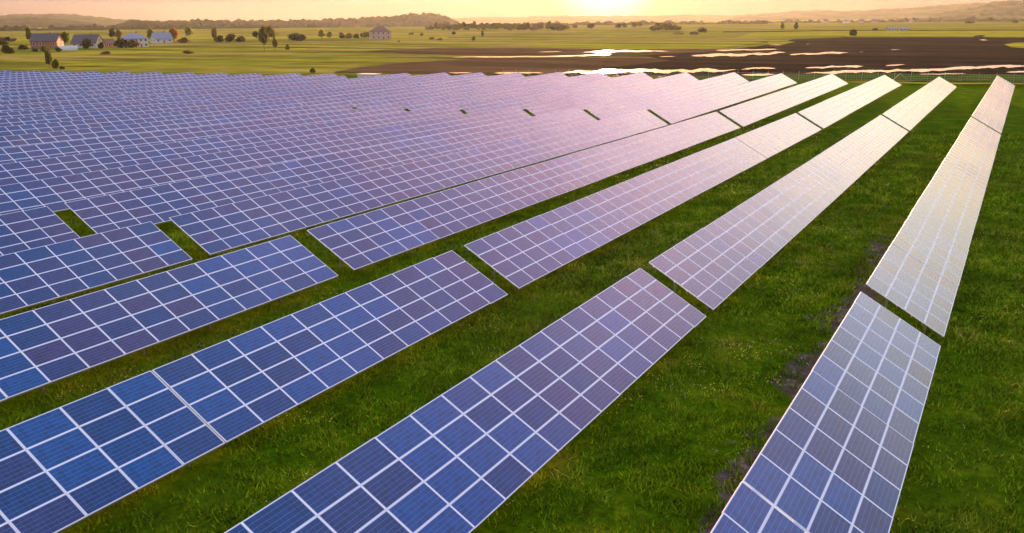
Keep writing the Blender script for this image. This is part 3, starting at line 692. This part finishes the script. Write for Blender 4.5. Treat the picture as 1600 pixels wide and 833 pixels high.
def module_np(tint):
    hx, hy = MWd/2, ML/2; ix, iy = hx-FR, hy-FR-.006
    V = [(-hx,-hy,0),(hx,-hy,0),(hx,hy,0),(-hx,hy,0), (-ix,-iy,0),(ix,-iy,0),(ix,iy,0),(-ix,iy,0),
         (-hx,-hy,-TH),(hx,-hy,-TH),(hx,hy,-TH),(-hx,hy,-TH), (-ix,-iy,-.002),(ix,-iy,-.002),(ix,iy,-.002),(-ix,iy,-.002)]
    F = []
    for i in range(4):
        j = (i+1) % 4
        F += [(i, j, 4+j, 4+i), (8+i, 8+j, j, i), (4+i, 4+j, 12+j, 12+i)]
    F += [(12, 13, 14, 15), (11, 10, 9, 8)]
    fm = [0]*12+[1, 0]
    uv = [(0, 0)]*(12*4)+[(tint+.05, 1), (tint+.05, 0), (tint+.95, 0), (tint+.95, 1)]+[(0, 0)]*4
    # on the glass: u runs along +y (the row), v up the slope (-x)
    return np.array(V), np.array(F), np.array(fm), np.array(uv, float)
MODS = [module_np(t) for t in range(10)]
MOD_ME = [mesh_np('solar_module', V, F, [M_ALU, M_CELL], fm, uv=uv) for V, F, fm, uv in MODS]
V0, F0, fm0, uv0 = MODS[0]
keep = [i for i in range(14) if i != 12]
FRAME_ME = mesh_np('solar_module', V0, F0[keep], [M_ALU], [0]*13)
SHEET_ME = []
for t in range(10):
    V, F, fm, uv = MODS[t]; SHEET_ME.append(mesh_np('cell_sheet', V[12:16], np.array([[0, 1, 2, 3]]), [M_CELL], [0], uv=uv[48:52]))
post_b = MB(); post_b.box((0, 0, .5), (.10, .06, 1.0)); POST_ME = post_b.mesh('post', [M_STEEL])
def hi_line(k, y):
    return float(T(ROWX[k], y))+EDGE
tn = lambda x, y, s, sd: float(vnoise(np.array([x+4000.]), np.array([y+4000.]), s, sd)[0])
ORD = ['rightmost', 'second', 'third', 'fourth', 'fifth', 'sixth', 'seventh', 'eighth', 'ninth', 'tenth', 'eleventh', 'twelfth', 'thirteenth', 'fourteenth', 'fifteenth',
       'sixteenth', 'seventeenth', 'eighteenth', 'nineteenth', 'twentieth', 'twenty-first', 'twenty-second', 'twenty-third', 'twenty-fourth', 'twenty-fifth', 'twenty-sixth', 'twenty-seventh', 'twenty-eighth', 'twenty-ninth', 'thirtieth']
def table(k, ys, ncol, label, group, parts=100, posts=True, sheets=False, seg=5, seg0=0):
    """one table: ncol columns of four modules on a steel frame, its near edge at y = ys"""
    x0 = ROWX[k]; xm = x0+S/2*math.cos(TILT); base = float(T(xm, ys))
    o = link('solar_table', None, loc=(xm, ys, base)); o['label'] = label; o['category'] = 'solar table'; o['group'] = group
    ct, st = math.cos(TILT), math.sin(TILT)
    merged = []; cnt = 0; fr = MB(); O = Vector((xm, ys, base))
    c = 0; segs = []
    first = seg-seg0 if seg0 else seg
    while c < ncol:
        n = min(first if c == 0 else seg, ncol-c)
        ya, yb = ys+c*PM, ys+(c+n)*PM
        dz = random.uniform(-.013, .013); dx = random.uniform(-.02, .02)
        za, zb = hi_line(k, ya)+dz+random.uniform(-.006, .006), hi_line(k, yb)+dz
        segs.append((ya, yb, za, zb)); slope = math.atan2(zb-za, yb-ya)
        RM = Matrix.Rotation(slope, 3, 'X') @ Matrix.Rotation(TILT, 3, 'Y')
        ex = RM @ Vector((1, 0, 0)); ey = RM @ Vector((0, 1, 0)); ez = RM @ Vector((0, 0, 1))
        org = Vector((x0+dx, ya, za))
        for i in range(n):
            col = c+i
            for r in range(4):
                p = org+ex*(PS*(r+.5))+ey*(PM*(i+.5))-O
                yw = ya+PM*i
                q = 0.62*tn(x0*3+r*0.8, yw, 6.0, 41)+0.38*random.random()
                if random.random() < 0.03: q = random.random()
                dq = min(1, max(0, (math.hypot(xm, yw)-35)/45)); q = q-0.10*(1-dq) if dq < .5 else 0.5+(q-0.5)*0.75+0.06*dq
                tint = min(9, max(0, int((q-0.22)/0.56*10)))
                jr = Matrix.Rotation((tn(x0*3+r, yw, 9.0, 43)-.5)*R(0.9)+random.gauss(0, R(.12)), 3, 'X') @ Matrix.Rotation((tn(x0*3+r, yw, 7.0, 44)-.5)*R(0.9)+random.gauss(0, R(.12)), 3, 'Y')
                MR = RM @ jr
                if cnt < parts:
                    if sheets:
                        m = link('solar_module', FRAME_ME, o); m.matrix_local = Matrix.Translation(p) @ MR.to_4x4()
                        link('cell_sheet', SHEET_ME[tint], m)
                    else:
                        m = link('solar_module', MOD_ME[tint], o); m.matrix_local = Matrix.Translation(p) @ MR.to_4x4()
                else:
                    merged.append((tint, np.array(MR), np.array(p)))
                cnt += 1
        # purlins of this segment, then rafters
        for r in (0.35, 1.65, 2.4, 3.955):
            a_ = org+ex*(r*PS)-ez*(TH+.045); b_ = a_+ey*(n*PM)
            fr.bar(a_-O, b_-O, .05, .08)
        for yy in ([.5*n] if n < 4 else [n*.22, n*.78]):
            a_ = org+ex*.15+ey*(yy*PM)-ez*(TH+.13); b_ = org+ex*(S-.15)+ey*(yy*PM)-ez*(TH+.13)
            fr.bar(a_-O, b_-O, .07, .09)
            for r in (1.0, 3.1):
                top = org+ex*r+ey*(yy*PM)-ez*(TH+.17); gz = float(T(top.x, top.y))-.1
                if posts:
                    P_ = link('post', POST_ME, o, loc=Vector((top.x, top.y, gz))-O); P_.scale = (1, 1, max(.2, top.z-gz))
                else: fr.bar(Vector((top.x, top.y, gz))-O, top-O, .06, .1)
        c += n
    fr.build('support_frame', M_STEEL, o)
    if merged:
        Vs, Fs, Ms, Us = [], [], [], []; k0 = 0
        for tint, MR, p in merged:
            V, F, fm, uv = MODS[tint]; Vs.append(V @ MR.T+p); Fs.append(F+k0); Ms.append(fm); Us.append(uv); k0 += len(V)
        link('solar_modules', mesh_np('solar_modules', np.concatenate(Vs), np.concatenate(Fs), [M_ALU, M_CELL], np.concatenate(Ms), uv=np.concatenate(Us)), o, kind='stuff')
    return o
GRP = 'solar tables in parallel rows'
for k in range(NROW):
    row = 'rightmost row' if k == 0 else f'{ORD[k]} row from the right'
    if k <= 5:
        y1 = Y1F[k]-11*PM
        table(k, y1, 11, f'solar table ending at the near grassy gap, {row}', GRP, sheets=(k <= 4))
        joint = 0.07 if k == 2 else 0.004
        if k <= 4:
            table(k, y1-joint-11*PM, 11, f'solar table cut by the picture edge, {row}', GRP, sheets=(k <= 3))
    nm = round((Y2F[k]-Y2N[k])/PM)
    npart = 100 if k <= 14 else 60 if k <= 17 else 0
    c0 = 0
    if k >= 6:   # the near part of the row lies left of the picture; keep a margin
        c0 = max(0, int((34+(k-6)*5.2-Y2N[k])/PM))
    Y2N[k] += c0*PM; nm = max(8, nm-c0)
    table(k, Y2N[k], nm, f'long solar table between both cross gaps, {row}', GRP, parts=npart, posts=(k <= 3), seg0=c0 % 5)
    ys = Y2N[k]+nm*PM+1.35; nf = round((Y3F[k]-ys)/PM)
    if k in (0, 1):
        j = 12 if k == 0 else 29
        table(k, ys, j, f'pale solar table just beyond the far gap, {row}', GRP, parts=100, posts=(k == 0))
        table(k, ys+j*PM+.06, nf-j, f'pale solar table at the fence end, {row}', GRP, parts=100, posts=False)
    else:
        table(k, ys, nf, f'far solar table beyond the second cross gap, {row}', GRP, parts=100 if k <= 6 else 0, posts=False)

# ---------------------------------------------------------------- fence beyond the rows
M_MESHW = simple('fence_wire', (0.35, 0.36, 0.34), 0.5, 0.5, 0.1, 3)
A = Vector((-120.0, 203.6, 0)); B = Vector((40.0, 239.3, 0)); Lf = (B-A).length; nf = int(Lf/3.55)
fo = link('wire_fence', None, loc=A); fo['label'] = 'wire fence with grey posts running behind the far ends of the rows'; fo['category'] = 'fence'
dirf = (B-A).normalized()
fz = lambda p: float(T(p.x, p.y))
for i in range(nf+1):
    p = A+dirf*(3.55*i); b = MB(); b.box((0, 0, 1.05), (.07, .07, 2.1)); b.bar((0, 0, 2.08), (0.0, .22, 2.35), .05)
    q = b.build('fence_post', M_STEEL, fo); q.location = p-A+Vector((0, 0, fz(p)))
w = MB()
for h in (.05, .5, .95, 1.4, 1.9):
    for i in range(nf):
        p = A+dirf*(3.55*i); q = A+dirf*(3.55*(i+1)); w.bar(p-A+Vector((0, 0, fz(p)+h)), q-A+Vector((0, 0, fz(q)+h)), .018)
for i in range(nf*6):
    p = A+dirf*(3.55*i/6); w.bar(p-A+Vector((0, 0, fz(p)+.05)), p-A+Vector((0, 0, fz(p)+1.9)), .012)
w.build('wire_mesh', M_MESHW, fo)
xb, yb = G(1406, 128.5)
for s in (-1, 1):
    p = Vector((xb, A.y+(xb-A.x)*dirf.y/dirf.x, 0)); b = MB()
    b.bar(p+Vector((0, 0, 2.0))-A, p+dirf*(2.0*s)+Vector((0, 0, .1))-A, .07); b.build('brace', M_STEEL, fo)

# ---------------------------------------------------------------- grass tufts and flowers between the near rows
def tuft_mat(name, c0, c1):
    m, t, n, l, b = new_mat(name); g = N(t, 'ShaderNodeNewGeometry')
    tc = N(t, 'ShaderNodeTexCoord'); a = noise(t, tc.outputs['Object'], 0.35, 6, 0.65)
    col = ramp(t, a, [(0.34, c0), (0.56, c1), (0.66, (c1[0]*1.7, c1[1]*1.2, c1[2]*4)), (0.74, (0.15, 0.16, 0.06))])
    wd = ramp(t, noise(t, tc.outputs['Object'], 0.07, 4), [(0.42, (0, 0, 0)), (0.62, (1, 1, 1))]); sy = N(t, 'ShaderNodeSeparateXYZ'); l.new(tc.outputs['Object'], sy.inputs[0])
    wd = math_n(t, 'MULTIPLY', wd, 0.55); col = mix_c(t, wd, col, (0.11, 0.105, 0.012))   # drier, yellower patches
    v = math_n(t, 'ADD', 0.55, math_n(t, 'MULTIPLY', g.outputs['Random Per Island'], 0.9)); vc = N(t, 'ShaderNodeCombineXYZ'); [l.new(v, vc.inputs[i]) for i in range(3)]
    l.new(mix_c(t, 1.0, col, vc.outputs[0], 'MULTIPLY'), b.inputs['Base Color']); b.inputs['Roughness'].default_value = 0.8; b.inputs['Specular IOR Level'].default_value = 0.03
    return m
M_TUFT = tuft_mat('grass_blades', (0.074, 0.155, 0.002), (0.195, 0.295, 0.006))
def in_view(x, y, m=1.06):
    d = np.stack([x, y, np.full_like(x, -CAM_Z)], -1); z = d@_f
    u = (d@_r2)/z*FPX; v = (d@_u2)/z*FPX
    return (z > 0) & (abs(u) < 800*m+40) & (abs(v) < 416*m+60)
def covered(x, y):
    """ground right below a row of panels"""
    c = np.zeros(len(x), bool)
    for k in range(8):
        x0 = ROWX[k]+0.5; c |= (x > x0+0.8) & (x < ROWX[k]+1.9) & ~((y > Y1F[k]-1.2) & (y < Y2N[k]+2.5))
    return c
def scatter(n, y0, y1, x0=-75, x1=24):
    y = y0+(y1-y0)*rng.random(n); x = x0+(x1-x0)*rng.random(n)
    k = in_view(x, y) & ~covered(x, y); return x[k], y[k]
Vs, Fs = [], []; k0 = 0
for n, y0, y1, hh, ww in [(560000, 12, 42, .16, .030), (420000, 42, 75, .19, .05), (150000, 75, 130, .22, .09)]:
    x, y = scatter(n, y0, y1)
    # clumpy: more blades and taller ones where the clump noise is high
    cn = vnoise(x+4000, y+4000, .55, 61)*.6+vnoise(x+4000, y+4000, 2.3, 62)*.4
    kp = rng.random(len(x)) < np.clip((cn-.25)*1.9, .08, 1); 
    soil = (abs(x+6.0) < 1.3*vnoise(x+4000, y+4000, 3.0, 66)-.1) & (y < 66); kp &= ~(soil & (rng.random(len(x)) < .85)); x, y, cn = x[kp], y[kp], cn[kp]
    m = len(x); a = rng.random(m)*6.283; h = hh*(.45+.9*cn)*(.6+.8*rng.random(m)); w_ = ww*(.6+.8*rng.random(m)); lean = rng.normal(size=(m, 2))*h[:, None]*.55
    z = T(x, y); dx, dy = np.cos(a)*w_, np.sin(a)*w_
    P = np.stack([np.stack([x-dx, y-dy, z-.01], 1), np.stack([x+dx, y+dy, z-.01], 1), np.stack([x+lean[:, 0], y+lean[:, 1], z+h], 1)], 1)
    Vs.append(P.reshape(-1, 3)); Fs.append(np.arange(m*3).reshape(-1, 3)+k0); k0 += m*3
link('grass', mesh_np('grass', np.concatenate(Vs), np.concatenate(Fs), [M_TUFT]), kind='stuff', label='tufty green grass growing between the near solar rows', category='grass')
M_FLOW = simple('yellow_petals', (0.75, 0.62, 0.05), 0.7, 0, 0.2, 9); M_FLOWW = simple('white_petals', (0.7, 0.7, 0.6), 0.7, 0, 0.1, 9)
def flowers(n, thr, mat, name, label, seed, size):
    x, y = scatter(n, 14, 90); c = vnoise(x+4000, y+4000, 3.2, seed)*.7+vnoise(x+4000, y+4000, .9, seed+1)*.3; kp = c > thr; x, y = x[kp], y[kp]; m = len(x)
    z = T(x, y)+.10+.08*rng.random(m); s = size*(.6+.8*rng.random(m)); n6 = 6
    P = np.stack([np.stack([x+np.cos(i*math.pi/3)*s, y+np.sin(i*math.pi/3)*s, z+.01*((i % 2)*2-1)], 1) for i in range(n6)], 1)
    F = np.arange(m*n6).reshape(-1, n6)
    link(name, mesh_np(name, P.reshape(-1, 3), F, [mat]), kind='stuff', label=label, category='flowers')
flowers(60000, .70, M_FLOW, 'yellow_flowers', 'small yellow flowers dotted in the grass between rows', 71, .022)
flowers(40000, .74, M_FLOWW, 'white_flowers', 'tiny whitish seed heads dotted in the grass between rows', 77, .016)

# ---------------------------------------------------------------- haze: one closed box of air round everything
hz = MB(); hz.box((-1500, 3250, 95), (13000, 7100, 200)); 
def haze_mat():
    m = bpy.data.materials.new('haze'); m.use_nodes = True; t = m.node_tree
    for n in list(t.nodes): t.nodes.remove(n)
    o = t.nodes.new('ShaderNodeOutputMaterial'); v = t.nodes.new('ShaderNodeVolumePrincipled')
    v.inputs['Color'].default_value = (1.0, 0.98, 0.95, 1); v.inputs['Density'].default_value = HAZE; v.inputs['Anisotropy'].default_value = 0.55
    t.links.new(v.outputs[0], o.inputs['Volume']); return m
HAZE = 0.000011
HB = hz.build('haze', haze_mat(), kind='stuff')
